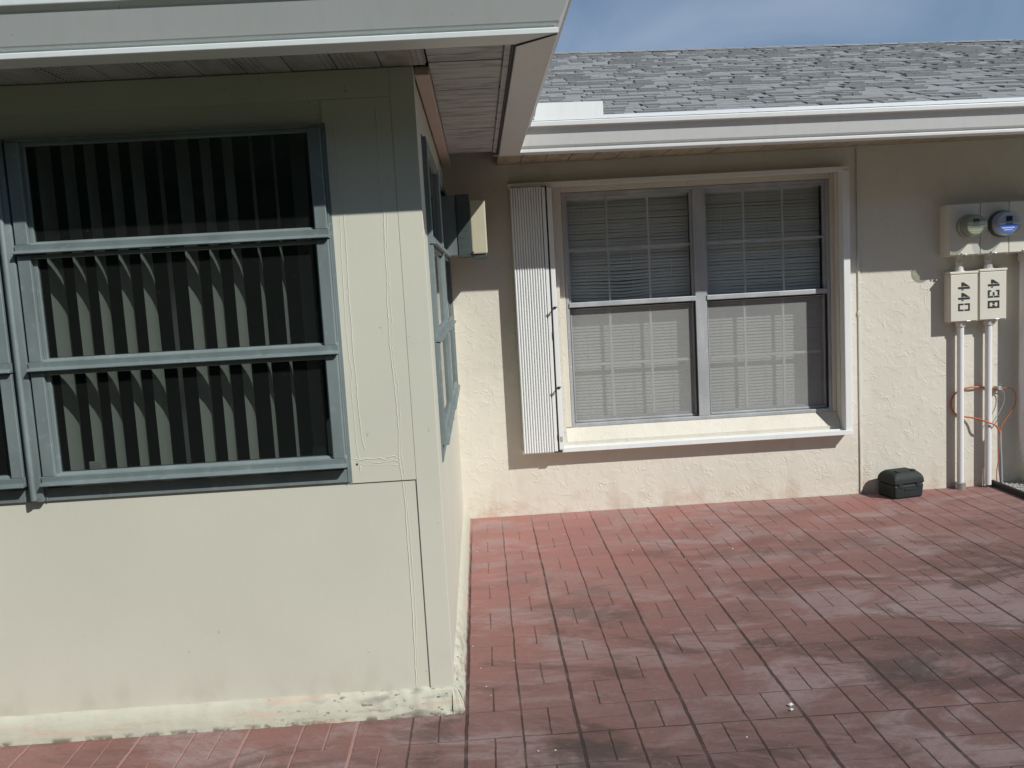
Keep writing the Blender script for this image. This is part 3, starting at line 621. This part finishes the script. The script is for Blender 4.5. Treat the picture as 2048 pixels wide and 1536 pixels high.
for (a, b) in ((.812, 1.690), (1.770, 2.618)):
    s1 = MB(); zc1, zc2 = 1.424, 1.458                       # upper sash, meeting rail
    s1.box(a, a + .016, yw - .012, yw + .02, zc2, 2.185, .002); s1.box(b - .016, b, yw - .012, yw + .02, zc2, 2.185, .002); s1.box(a + .016, b - .016, yw - .012, yw + .02, 2.168, 2.185, .002)
    s1.box(a - .002, b + .002, yw - .040, yw + .02, zc1, zc2, .004)
    s1.build('sash', 'alud', bw)
    pn = MB(); pn.box(a + .012, b - .012, yw + .003, yw + .007, zc2 - .004, 2.17); pn.build('pane', 'glass', bw)
    m1 = MB(); t1, t2 = a + (b - a) * .327, a + (b - a) * .650
    for t in (t1, t2): m1.box(t - .006, t + .006, yw - .006, yw + .002, zc2, 1.809, .002); m1.box(t - .006, t + .006, yw - .006, yw + .002, 1.824, 2.168, .002)
    m1.box(a + .016, b - .016, yw - .008, yw + .002, 1.809, 1.824, .002)
    m1.build('muntin', 'alud', bw)
    s2 = MB()
    s2.box(a, a + .020, yw + .024, yw + .045, .612, zc1, .002); s2.box(b - .020, b, yw + .024, yw + .045, .612, zc1, .002); s2.box(a + .02, b - .02, yw + .024, yw + .045, .612, .645, .002)
    s2.build('sash', 'alud', bw)
    pn = MB(); pn.box(a + .015, b - .015, yw + .034, yw + .038, .64, zc1 + .01); pn.build('pane', 'glass', bw)
    m2 = MB()
    for t in (t1, t2): m2.box(t - .008, t + .008, yw + .020, yw + .033, .645, 1.008, .002); m2.box(t - .008, t + .008, yw + .020, yw + .033, 1.026, zc1, .002)
    m2.box(a + .03, b - .03, yw + .019, yw + .033, 1.008, 1.026, .002)
    m2.build('muntin', 'white', bw)
    sc = MB(); sc.box(a + .010, b - .010, yw + .0105, yw + .0115, .62, zc1 - .004); sc.build('insect_screen', 'screen', bw)
    sf = MB()
    sf.box(a + .004, a + .016, yw + .006, yw + .018, .615, zc1 - .004, .002); sf.box(b - .016, b - .004, yw + .006, yw + .018, .615, zc1 - .004, .002); sf.box(a + .016, b - .016, yw + .006, yw + .018, .615, .628, .002); sf.box(a + .016, b - .016, yw + .006, yw + .018, zc1 - .016, zc1 - .004, .002)
    sf.build('screen_frame', 'alud', bw)
    ga = MB()
    ga.box(a + .0005, a + .0035, yw - .028, yw + .006, .62, zc1 - .004); ga.box(b - .0035, b - .0005, yw - .028, yw + .006, .62, zc1 - .004); ga.box(a + .017, b - .017, yw + .004, yw + .0055, zc1 - .012, zc1 - .004)
    ga.build('gasket', 'black', bw)

# ------------------------------------------------------------------ blinds
def mini_blind(a, b, label, sagx, sagk, seed):
    e_ = empty('mini_blind', ((a + b) / 2, yw + .085, .62)); tag(e_, label, 'window blind', 'mini blinds behind the back window')
    hr = MB(); hr.box(a, b, yw + .07, yw + .10, 2.165, 2.195, .003); hr.build('head_rail', 'mini', e_)
    sl = MB(); rnd = random.Random(seed); n = 70; z0, z1 = .645, 2.16
    for i in range(n):
        zc = z0 + (z1 - z0) * i / (n - 1); tilt = R(58 + rnd.uniform(-4, 4)); hh = .0126; N = 14; vs = []
        dr = rnd.uniform(-.0025, .0025)
        for k in range(N + 1):
            x = a + (b - a) * k / N
            sag = 0
            for (sx, wd_, zc_, zw, am) in sagk:
                sag -= am * math.exp(-((x - sx) / wd_) ** 2) * math.exp(-((zc - zc_) / zw) ** 2)
            z = zc + sag + dr * math.sin((x - a) * 3 + i) + rnd.uniform(-.0006, .0006)
            tl = tilt + (sag * 16)
            cy_, cz_ = math.cos(tl) * hh, math.sin(tl) * hh
            vs += [(x, yw + .085 - cy_, z - cz_), (x, yw + .085 - .0022, z), (x, yw + .085 + cy_, z + cz_)]
        sl.add(vs, [(3 * k + q, 3 * k + 3 + q, 3 * k + 4 + q, 3 * k + 1 + q) for k in range(N) for q in (0, 1)], True)
    sl.build('slats', 'mini', e_)
    br = MB(); br.box(a, b, yw + .072, yw + .098, .620, .636, .003); br.build('bottom_rail', 'mini', e_)
    co = MB()
    for x in (a + .13, (a + b) / 2 + .02, b - .13): co.tube([(x, yw + .067, .63), (x, yw + .067, 2.17)], .0012, 6)
    co.build('cord', 'mini', e_)
mini_blind(.822, 1.682, 'white mini blind with drooping bent slats behind the left half of the grid window', 0, [(1.22, .16, 1.52, .16, .016), (1.0, .15, 1.50, .10, .007), (1.25, .25, .70, .12, .008)], 1)
mini_blind(1.778, 2.610, 'white mini blind with straight closed slats behind the right half of the grid window', 0, [(2.25, .2, 1.5, .07, .006)], 2)

def vertical_blind(x0, x1, label, special, seed):
    yb = -D + .112
    e_ = empty('vertical_blind', ((x0 + x1) / 2, yb, .98)); tag(e_, label, 'window blind', 'vertical blinds behind the awning windows')
    hr = MB(); hr.box(x0, x1, yb - .02, yb + .03, 2.225, 2.27, .003); hr.build('head_rail', 'slat', e_)
    n = int(round((x1 - x0) / .0835)); rnd = random.Random(seed)
    for i in range(n):
        x = x0 + .03 + i * .0835 + rnd.uniform(-.004, .004); ang = R(special.get(n - 1 - i, 84 + rnd.uniform(-5, 5))); s_ = MB(); vs = []
        zb_ = .985
        hw = .0445
        for zz in (zb_, 1.3, 1.6, 1.9, 2.225):
            tw = ang + R(rnd.uniform(-1.2, 1.2)) + (R(10) * max(0, (1.25 - zz)) if special.get(('tw', n - 1 - i)) else 0)
            for q in (-1, -.5, 0, .5, 1):
                dx, dy = math.cos(tw) * q * hw, math.sin(tw) * q * hw; bow = .006 * (1 - q * q)
                vs.append((x + dx + math.sin(tw) * bow, yb + dy - math.cos(tw) * bow, zz))
        s_.add(vs, [(r_ * 5 + c_, r_ * 5 + c_ + 1, r_ * 5 + c_ + 6, r_ * 5 + c_ + 5) for r_ in range(4) for c_ in range(4)], True)
        sl = s_.build('slat', 'slat', e_)
        if (n - 1 - i) in special.get('weights', ()):
            wt = MB(); wt.box(x - .024, x + .028, yb - .05, yb - .045, .995, 1.045, .002); wt.build('weight', 'slat', sl)
# specials are counted from the right
vertical_blind(-1.40, -.375, 'vertical blind of grey white vanes turned open behind the wide dark awning window', {0: 62, 1: 96, 6: 118, 2: 96, 5: 76, ('tw', 5): 1, 'weights': (0, 10)}, 4)
vertical_blind(-2.56, -1.55, 'vertical blind mostly out of frame behind the awning window at the left edge', {'weights': ()}, 5)

# ------------------------------------------------------------------ accordion shutter
sh_ = empty('storm_shutter', (.43, 0, .445)); tag(sh_, 'white accordion storm shutter folded open at the left of the grid window', 'shutter')
tr = MB(); tr.box(.428, 2.722, -.062, -.002, 2.244, 2.268, .003); tr.box(.428, 2.722, -.072, -.064, 2.236, 2.270, .002); tr.build('top_track', 'white', sh_)
tr = MB(); tr.box(.428, 2.722, -.085, -.002, .452, .464, .003); tr.box(.428, 2.722, -.094, -.086, .446, .478, .002); tr.box(.66, 2.722, -.052, -.045, .4645, .482, .002); tr.build('bottom_track', 'white', sh_)
tr = MB(); tr.box(2.674, 2.720, -.083, -.002, .466, 2.243, .003); tr.build('side_rail', 'white', sh_)
nb_ = 12
for i in range(nb_):
    x = .437 + i * .0172; b_ = MB()
    pr = [(x, -.020), (x, -.106), (x + .0018, -.112), (x + .0072, -.1150), (x + .0128, -.112), (x + .0150, -.106), (x + .0150, -.020)]
    b_.prism(pr, 2, .458, 2.236); b_.build('blade', 'white', sh_)
b_ = MB(); b_.box(.432, .640, -.102, -.012, .470, 2.225); b_.build('blade_hinge', 'alud', sh_)
b_ = MB(); b_.box(.646, .669, -.108, -.014, .458, 2.236, .003); b_.box(.680, .712, -.108, -.030, .468, 2.230, .003); b_.box(.669, .680, -.094, -.03, .468, 2.230); b_.build('lead_post', 'white', sh_)
b_ = MB(); b_.tube([(.6745, -.1035, .460), (.6745, -.1035, 2.236)], .0045, 8); b_.box(.669, .680, -.112, -.100, 1.225, 1.275, .002); b_.box(.669, .680, -.112, -.100, .535, .575, .002); b_.box(.645, .70, -.115, -.095, .452, .459, .002); b_.box(.645, .68, -.112, -.095, 2.236, 2.242, .002)
b_.build('locking_rod', 'black', sh_)
for z in (1.432, .895):
    k = MB(); k.tube([(.690, -.108, z), (.690, -.150, z + .004)], .0045, 8); k.tube([(.690, -.150, z + .004), (.690, -.158, z + .005)], .011, 10); k.tube([(.672, -.153, z), (.708, -.153, z + .010)], .004, 6); k.build('knob', 'black', sh_)
b_ = MB(); b_.box(.688, .706, -.1105, -.108, .525, .560, .001); b_.build('latch_plate', 'alud', sh_)

# thin moulding running down the wall
t = MB(); t.box(2.800, 2.818, -.010, -.001, .0, 2.39, .004); t.box(2.797, 2.821, -.012, -.001, 1.26, 1.29, .002)
o = t.build('wire_moulding', 'stucco', None, (2.809, -.008, 0)); tag(o, 'thin cream vertical wire moulding on the wall between grid window and meters', 'cable moulding')

# ------------------------------------------------------------------ air conditioner
ac = empty('air_conditioner', (.13, -.36, 1.80)); tag(ac, 'wall air conditioner with cream end panel jutting from the side window', 'air conditioner')
b_ = MB(); b_.box(-.10, .084, -.60, -.12, 1.803, 2.165, .004); b_.build('sleeve', 'midsteel', ac)
b_ = MB(); b_.box(.0845, .166, -.607, -.115, 1.800, 2.168, .004)
for k in range(6): b_.box(.10, .15, -.6085, -.607, 1.86 + k * .045, 1.875 + k * .045)
b_.build('casing', 'darksteel', ac)
b_ = MB(); b_.box(.1665, .262, -.612, -.110, 1.806, 2.130, .008); b_.build('end_panel', 'accream', ac)
b_ = MB(); b_.box(.17, .255, -.60, -.13, 1.785, 1.803, .003); b_.box(.172, .182, -.598, -.585, 1.772, 1.785); b_.box(.243, .253, -.598, -.585, 1.772, 1.785); b_.tube([(.17, -.616, 1.818), (.178, -.616, 1.818)], .006, 8); b_.build('mounting_foot', 'darksteel', ac)

# ------------------------------------------------------------------ electric service
YM = -.135
mb_ = empty('meter_enclosure', (3.7, -.07, 1.63)); tag(mb_, 'wide cream meter cabinet on the wall carrying two round meters', 'meter cabinet')
b_ = MB(); b_.box(3.375, 4.02, YM + .004, -.001, 1.628, 1.975, .004); b_.build('cabinet_body', 'box', mb_)
for (a, c_) in ((3.376, 3.583), (3.587, 3.779), (3.783, 4.019)):
    b_ = MB(); b_.box(a, c_, YM - .004, YM + .0035, 1.636, 1.974, .003); cv = b_.build('cover', 'box', mb_)
    h_ = MB(); xm = (a + c_) / 2 - .01; h_.box(xm - .016, xm - .008, YM - .010, YM - .0042, 1.630, 1.650, .001); h_.box(xm + .006, xm + .024, YM - .012, YM - .0042, 1.627, 1.640, .001); h_.build('hasp', 'steel', cv)
for x in (3.528, 3.755, 3.768):
    b_ = MB(); b_.tube(smooth_path([(x, YM - .006, 1.64), (x + .004, YM - .012, 1.622), (x + .001, YM - .01, 1.60), (x - .003, YM - .008, 1.595)], 5), .0022, 6)
    b_.build('seal_wire', 'steel', mb_)
def meter(x, z, r, label, dome, face, lab, ring):
    e_ = empty('electric_meter', (x, YM, z)); tag(e_, label, 'electric meter', 'meters on the cabinet')
    c_ = MB(); c_.lathe((x, YM - .004, z), (0, -1, 0), [(0, r * 1.02), (.012, r * 1.04), (.03, r * 1.03), (.034, r * .98)], 36); c_.build('collar_ring', ring, e_)
    f_ = MB(); f_.lathe((x, YM - .035, z), (0, -1, 0), [(0, r * .93), (.028, r * .92), (.055, r * .80), (.0555, r * .78)], 32); f_.build('dial_plate', face, e_)
    l_ = MB(); ps = [(x + r * .72 * math.cos(a), z + r * .72 * math.sin(a) - .002) for a in [math.pi + math.pi * k / 14 for k in range(15)]]
    l_.prism(ps, 1, YM - .097, YM - .092); lo_ = l_.build('label_plate', lab, e_)
    l_ = MB(); l_.box(x - .042, x + .042, YM - .0985, YM - .0972, z - .034, z - .026); l_.box(x - .030, x + .030, YM - .0985, YM - .0972, z - .046, z - .040); l_.box(x - r * .72, x - .02, YM - .1, YM - .0972, z - .008, z + .001); l_.box(x + .03, x + r * .9, YM - .1, YM - .0972, z - .008, z + .001); l_.build('label_stripe', 'chip', lo_)
    d_ = MB(); d_.box(x - .012, x + .030, YM - .0975, YM - .0915, z + .012, z + .046, .002); d_.build('display', 'lcd', e_)
    g_ = MB(); g_.lathe((x, YM - .0345, z), (0, -1, 0), [(0, r * .97), (.04, r * .96), (.075, r * .93), (.088, r * .86), (.092, r * .74)], 40); g_.build('glass_dome', dome, e_)
meter(3.500, 1.823, .078, 'dull clouded electric meter with greenish dial on the cabinet', 'domec', 'dial', 'dial', 'steel')
meter(3.722, 1.828, .086, 'clear glass electric meter with bright blue label on the cabinet', 'dome', 'dial2', 'label', 'darksteel')

# stencilled numerals, written sideways on the doors (x -> down the door, y -> to the right)
DIG = {'4': [[(.60, 0), (.88, 0), (.88, 1), (.60, 1)], [(.92, .27), (1.06, .27), (1.06, .46), (.92, .46)], [(.0, .27), (.0, .46), (.55, .98), (.55, .60), (.42, .46), (.55, .46), (.55, .27)]],
       '0': [[(.0, .16), (.22, .16), (.22, .46), (.0, .46)], [(.0, .54), (.22, .54), (.22, .84), (.0, .84)], [(.78, .16), (1, .16), (1, .46), (.78, .46)], [(.78, .54), (1, .54), (1, .84), (.78, .84)], [(.0, 0.0), (1, 0.0), (1, .15), (.0, .15)], [(.0, .85), (1, .85), (1, 1), (.0, 1)]],
       '3': [[(.76, .0), (1, .0), (1, .47), (.76, .47)], [(.76, .53), (1, .53), (1, 1), (.76, 1)], [(.0, .0), (.72, .0), (.72, .17), (.0, .17)], [(.0, .83), (.72, .83), (.72, 1), (.0, 1)], [(.28, .42), (.72, .42), (.72, .58), (.28, .58)], [(.0, .17), (.2, .17), (.2, .30), (.0, .30)], [(.0, .70), (.2, .70), (.2, .83), (.0, .83)]],
       '8': [[(.0, .0), (.25, .0), (.25, 1), (.0, 1)], [(.75, .0), (1, .0), (1, 1), (.75, 1)], [(.25, .0), (.75, .0), (.75, .17), (.25, .17)], [(.25, .83), (.75, .83), (.75, 1), (.25, 1)], [(.25, .40), (.46, .40), (.46, .60), (.25, .60)], [(.54, .40), (.75, .40), (.75, .60), (.54, .60)]]}
def breaker(x0, x1, z0, z1, num, xn, label):
    y = -.09; e_ = empty('breaker_box', ((x0 + x1) / 2, -.045, z0)); tag(e_, label, 'breaker box', 'numbered breaker boxes under the meter cabinet')
    b_ = MB(); b_.box(x0, x1, y + .004, -.001, z0, z1 - .012, .003); b_.build('box_body', 'box', e_)
    b_ = MB(); b_.box(x0 - .002, x1 + .002, y - .006, -.001, z1 - .0115, z1 + .004, .002); b_.build('rain_hood', 'box', e_)
    b_ = MB(); b_.box(x0 + .003, x1 - .003, y - .003, y + .0035, z0 + .006, z1 - .016, .002); d_ = b_.build('door', 'box', e_)
    lt = MB(); zt = z1 - .070; hgt = .082; wd_ = .052
    for k, ch in enumerate(num):
        for poly in DIG[ch]:
            lt.prism([(xn + q[1] * hgt, zt - (k * .072 + q[0] * wd_)) for q in poly], 1, y - .0038, y - .0031)
    lt.build('number', 'ink', d_)
    h_ = MB(); xm = (x0 + x1) / 2; h_.box(xm + .015, xm + .043, y - .006, y + .002, z0 - .004, z0 + .008, .002); h_.build('hasp', 'steel', e_)
    c_ = MB(); xc = xm - .012; c_.lathe((xc, -.05, z1 + .004), (0, 0, 1), [(0, .034), (.006, .034), (.007, .026), (.03, .026), (.031, .021), (.05, .021), (.051, .024), (.062, .024), (.063, .018), (.102, .018)], 20); c_.build('conduit_fitting', 'pvc', e_)
breaker(3.404, 3.597, 1.180, 1.520, '440', 3.458, 'cream breaker box stencilled 440 in black')
breaker(3.607, 3.797, 1.182, 1.528, '438', 3.664, 'cream breaker box stencilled 438 in black')
def conduit(x, r, ztop, label, mat, zb, coupling):
    e_ = empty('conduit_pipe', (x, -.045, zb)); tag(e_, label, 'conduit', 'conduits running down to the ground')
    c_ = MB(); c_.lathe((x, -.045, zb), (0, 0, 1), [(0, r), (ztop - zb - .005, r), (ztop - zb, r)], 20); c_.build('pipe', mat, e_)
    c_ = MB(); c_.lathe((x, -.045, ztop - .035), (0, 0, 1), [(0, r), (.001, r * 1.35), (.025, r * 1.4), (.0345, r * 1.4)], 20)
    c_.build('coupling', 'pvc', e_)
    if coupling: c_ = MB(); c_.lathe((x, -.045, zb), (0, 0, 1), [(0, r * 1.6), (.02, r * 1.6), (.045, r * 1.5), (.05, r * 1.05)], 18); c_.build('foot', 'steel', e_)
conduit(3.500, .0225, 1.180, 'slim cream conduit below box 440 with a steel foot on the patio', 'pvcw', .0, True)
conduit(3.698, .0225, 1.182, 'slim cream conduit below box 438 ending in the gravel', 'pvcw', .02, False)
e_ = empty('conduit_pipe', (3.965, -.085, .02)); tag(e_, 'thick white service pipe right of the boxes bending at its foot', 'conduit', 'conduits running down to the ground')
c_ = MB(); c_.tube([(3.962, -.085, 1.60)] + smooth_path([(3.962, -.085, 1.55), (3.962, -.085, .9), (3.964, -.085, .45), (3.972, -.088, .30), (3.992, -.093, .17), (4.03, -.10, .06), (4.06, -.105, -.01)], 6), .062, 24); c_.build('pipe', 'pvcw', e_)
c_ = MB(); c_.lathe((3.962, -.085, 1.575), (0, 0, 1), [(0, .062), (.002, .072), (.04, .072), (.052, .068)], 24); c_.build('coupling', 'pvc', e_)

# cables
c_ = MB(); yc = -.075
c_.tube(smooth_path([(3.775, -.03, .695), (3.74, -.018, .698), (3.70, -.010, .706), (3.612, -.022, .714), (3.53, -.010, .702), (3.475, -.010, .665), (3.450, -.012, .61), (3.470, -.011, .545), (3.53, -.011, .512), (3.61, -.04, .496), (3.68, -.080, .468), (3.73, -.08, .445), (3.762, -.075, .395), (3.772, -.07, .36)], 8), .0058, 8)
o = c_.build('cable', 'orange', None, (3.62, -.07, .4)); tag(o, 'thick orange cable looping round both slim conduits', 'cable', 'cables beside the conduits')
c_ = MB(); c_.tube(smooth_path([(3.785, -.035, .69), (3.83, -.04, .70), (3.865, -.06, .685), (3.882, -.065, .63), (3.872, -.065, .57), (3.83, -.065, .505), (3.79, -.065, .45), (3.768, -.072, .395), (3.762, -.075, .36), (3.76, -.07, .22), (3.752, -.06, .10), (3.757, -.06, .02)], 8), .0036, 7)
o = c_.build('cable', 'orange', None, (3.8, -.06, .02)); tag(o, 'thin orange cable arching out to the thick white pipe', 'cable', 'cables beside the conduits')
c_ = MB(); c_.tube(smooth_path([(3.769, -.068, .40), (3.771, -.068, .30), (3.776, -.066, .22), (3.782, -.062, .12), (3.788, -.06, .0)], 6), .0105, 10)
o = c_.build('cable', 'greyc', None, (3.78, -.06, 0)); tag(o, 'thick blue grey cable rising from the gravel', 'cable', 'cables beside the conduits')
c_ = MB(); c_.tube(smooth_path([(3.79, -.03, .69), (3.815, -.035, .66), (3.812, -.04, .60), (3.775, -.05, .53), (3.73, -.055, .47), (3.70, -.06, .43)], 8), .0030, 7)
o = c_.build('cable', 'greyc', None, (3.76, -.04, .43)); tag(o, 'thin grey wire curving down from the wall clamp', 'cable', 'cables beside the conduits')
c_ = MB(); c_.box(3.762, 3.795, -.045, -.001, .680, .712, .004); c_.tube([(3.778, -.03, .70), (3.785, -.05, .728)], .005, 8); c_.tube([(3.768, -.05, .69), (3.79, -.055, .692)], .008, 8)
o = c_.build('cable_clamp', 'steel', None, (3.778, -.02, .68)); tag(o, 'small steel ground clamp on the wall holding the cables', 'cable clamp')

# ------------------------------------------------------------------ black case
ce = empty('tool_case', (3.036, -.122, 0)); ce.rotation_euler = (0, 0, R(12.0)); tag(ce, 'small black plastic case standing on the patio against the wall', 'case')
def lp(mb, name, mat, parent):
    o = mb.build(name, mat); o.parent = parent; return o
hw, hd = .119, .0935
b_ = MB(); b_.add([(-hw + .008, -hd + .006, 0), (hw - .008, -hd + .006, 0), (hw - .008, hd, 0), (-hw + .008, hd, 0), (-hw, -hd, .098), (hw, -hd, .098), (hw, hd, .098), (-hw, hd, .098)], [(0, 1, 2, 3), (4, 5, 6, 7), (0, 1, 5, 4), (1, 2, 6, 5), (2, 3, 7, 6), (3, 0, 4, 7)])
bd = lp(b_, 'case_body', 'case', ce)
b_ = MB(); e2 = .002
rings = [(hw + e2, hd + e2, .098), (hw + e2, hd + e2, .112), (hw, hd, .142), (hw - .018, hd - .018, .170), (hw - .04, hd - .04, .184)]
vs = []
for (a, c_, z) in rings: vs += [(-a, -c_, z), (a, -c_, z), (a, c_, z), (-a, c_, z)]
b_.add(vs, [(0, 3, 2, 1), (16, 17, 18, 19)] + [(4 * i + k, 4 * i + (k + 1) % 4, 4 * i + 4 + (k + 1) % 4, 4 * i + 4 + k) for i in range(4) for k in range(4)])
ld = lp(b_, 'lid', 'case', ce)
for o in (bd, ld):
    m_ = o.modifiers.new('round', 'BEVEL'); m_.width = .016; m_.segments = 4; m_.limit_method = 'ANGLE'; m_.angle_limit = R(20)
b_ = MB(); b_.box(-.075, -.045, -.062, -.03, .180, .190, .003); b_.box(.045, .075, -.062, -.03, .180, .190, .003); lp(b_, 'lid_rib', 'case', ce)
for x in (-.07, .07):
    b_ = MB(); b_.box(x - .016, x + .016, -hd - .0025, -hd + .002, .080, .120, .002); lp(b_, 'latch', 'case', ce)
b_ = MB(); b_.box(-.04, .04, -hd - .002, -hd + .002, .060, .070, .002); lp(b_, 'handle', 'case', ce)

# ------------------------------------------------------------------ edging, gravel, chips
ed = MB(); ed.box(3.737, 3.765, -9.5, -.002, -.05, .040, .006); o = ed.build('edging', 'black', None, (3.75, -4.75, -.05)); tag(o, 'black edging strip between red patio and gravel', 'edging')
gv = MB(); gv.box(3.766, 7.5, -9.5, -.003, -.10, .012); rnd = random.Random(21)
ico = [(0, 0, 1), (.9, 0, .1), (.2, .85, .2), (-.8, .3, .15), (-.3, -.85, .1), (.4, -.5, .6), (0, 0, -.7)]
fi = [(0, 1, 2), (0, 2, 3), (0, 3, 4), (0, 4, 5), (0, 5, 1), (5, 4, 1), (6, 2, 1), (6, 3, 2), (6, 4, 3), (6, 1, 4)]
for k in range(4200):
    if k < 3000: x, y = rnd.uniform(3.768, 4.35), rnd.uniform(-1.1, -.01)
    else: x, y = rnd.uniform(3.768, 5.2), rnd.uniform(-4, -1.1)
    s_ = rnd.uniform(.004, .013); a = rnd.uniform(0, 6.28); ca, sa = math.cos(a), math.sin(a)
    gv.add([(x + s_ * (v[0] * ca - v[1] * sa), y + s_ * (v[0] * sa + v[1] * ca), .014 + s_ * v[2] * .7) for v in ico], fi)
tag(gv.build('gravel', 'gravel'), 'pale grey gravel bed beyond the black edging', None, None, 'stuff')

chips = [(.088, -.801), (.646, -.551), (1.014, -.976), (1.279, -1.198), (1.594, -.545), (1.587, -1.074), (1.315, -1.384), (.07, -2.237), (.25, -2.42), (.127, -2.654), (.145, -2.737), (.105, -2.475), (.303, -3.187), (.363, -3.19), (1.896, -.833), (1.588, -1.064), (1.034, -3.195)]
for i, (x, y) in enumerate(chips):
    s_ = (.0045 if y < -2 else .006) * random.uniform(.8, 1.3); c_ = MB()
    c_.add([(x + s_ * v[0], y + s_ * v[1], .003 + s_ * v[2] * .45) for v in ico], fi)
    o = c_.build('paint_chip', 'chip', None, (x, y, 0)); tag(o, 'tiny white paint chip lying loose on the red patio', 'paint chip', 'paint chips scattered on the patio')
for (x, y, s_, lab) in ((1.259, -2.994, .014, 'larger crumpled white flake on the patio, the farther of a close pair'), (1.250, -3.030, .010, 'crumpled white flake on the patio, the nearer of a close pair')):
    c_ = MB(); c_.add([(x + s_ * v[0], y + s_ * v[1] * .7, .006 + s_ * v[2] * .7) for v in ico], fi); o = c_.build('paint_flake', 'chip', None, (x, y, 0)); tag(o, lab, 'paint chip', 'crumpled flakes on the patio')
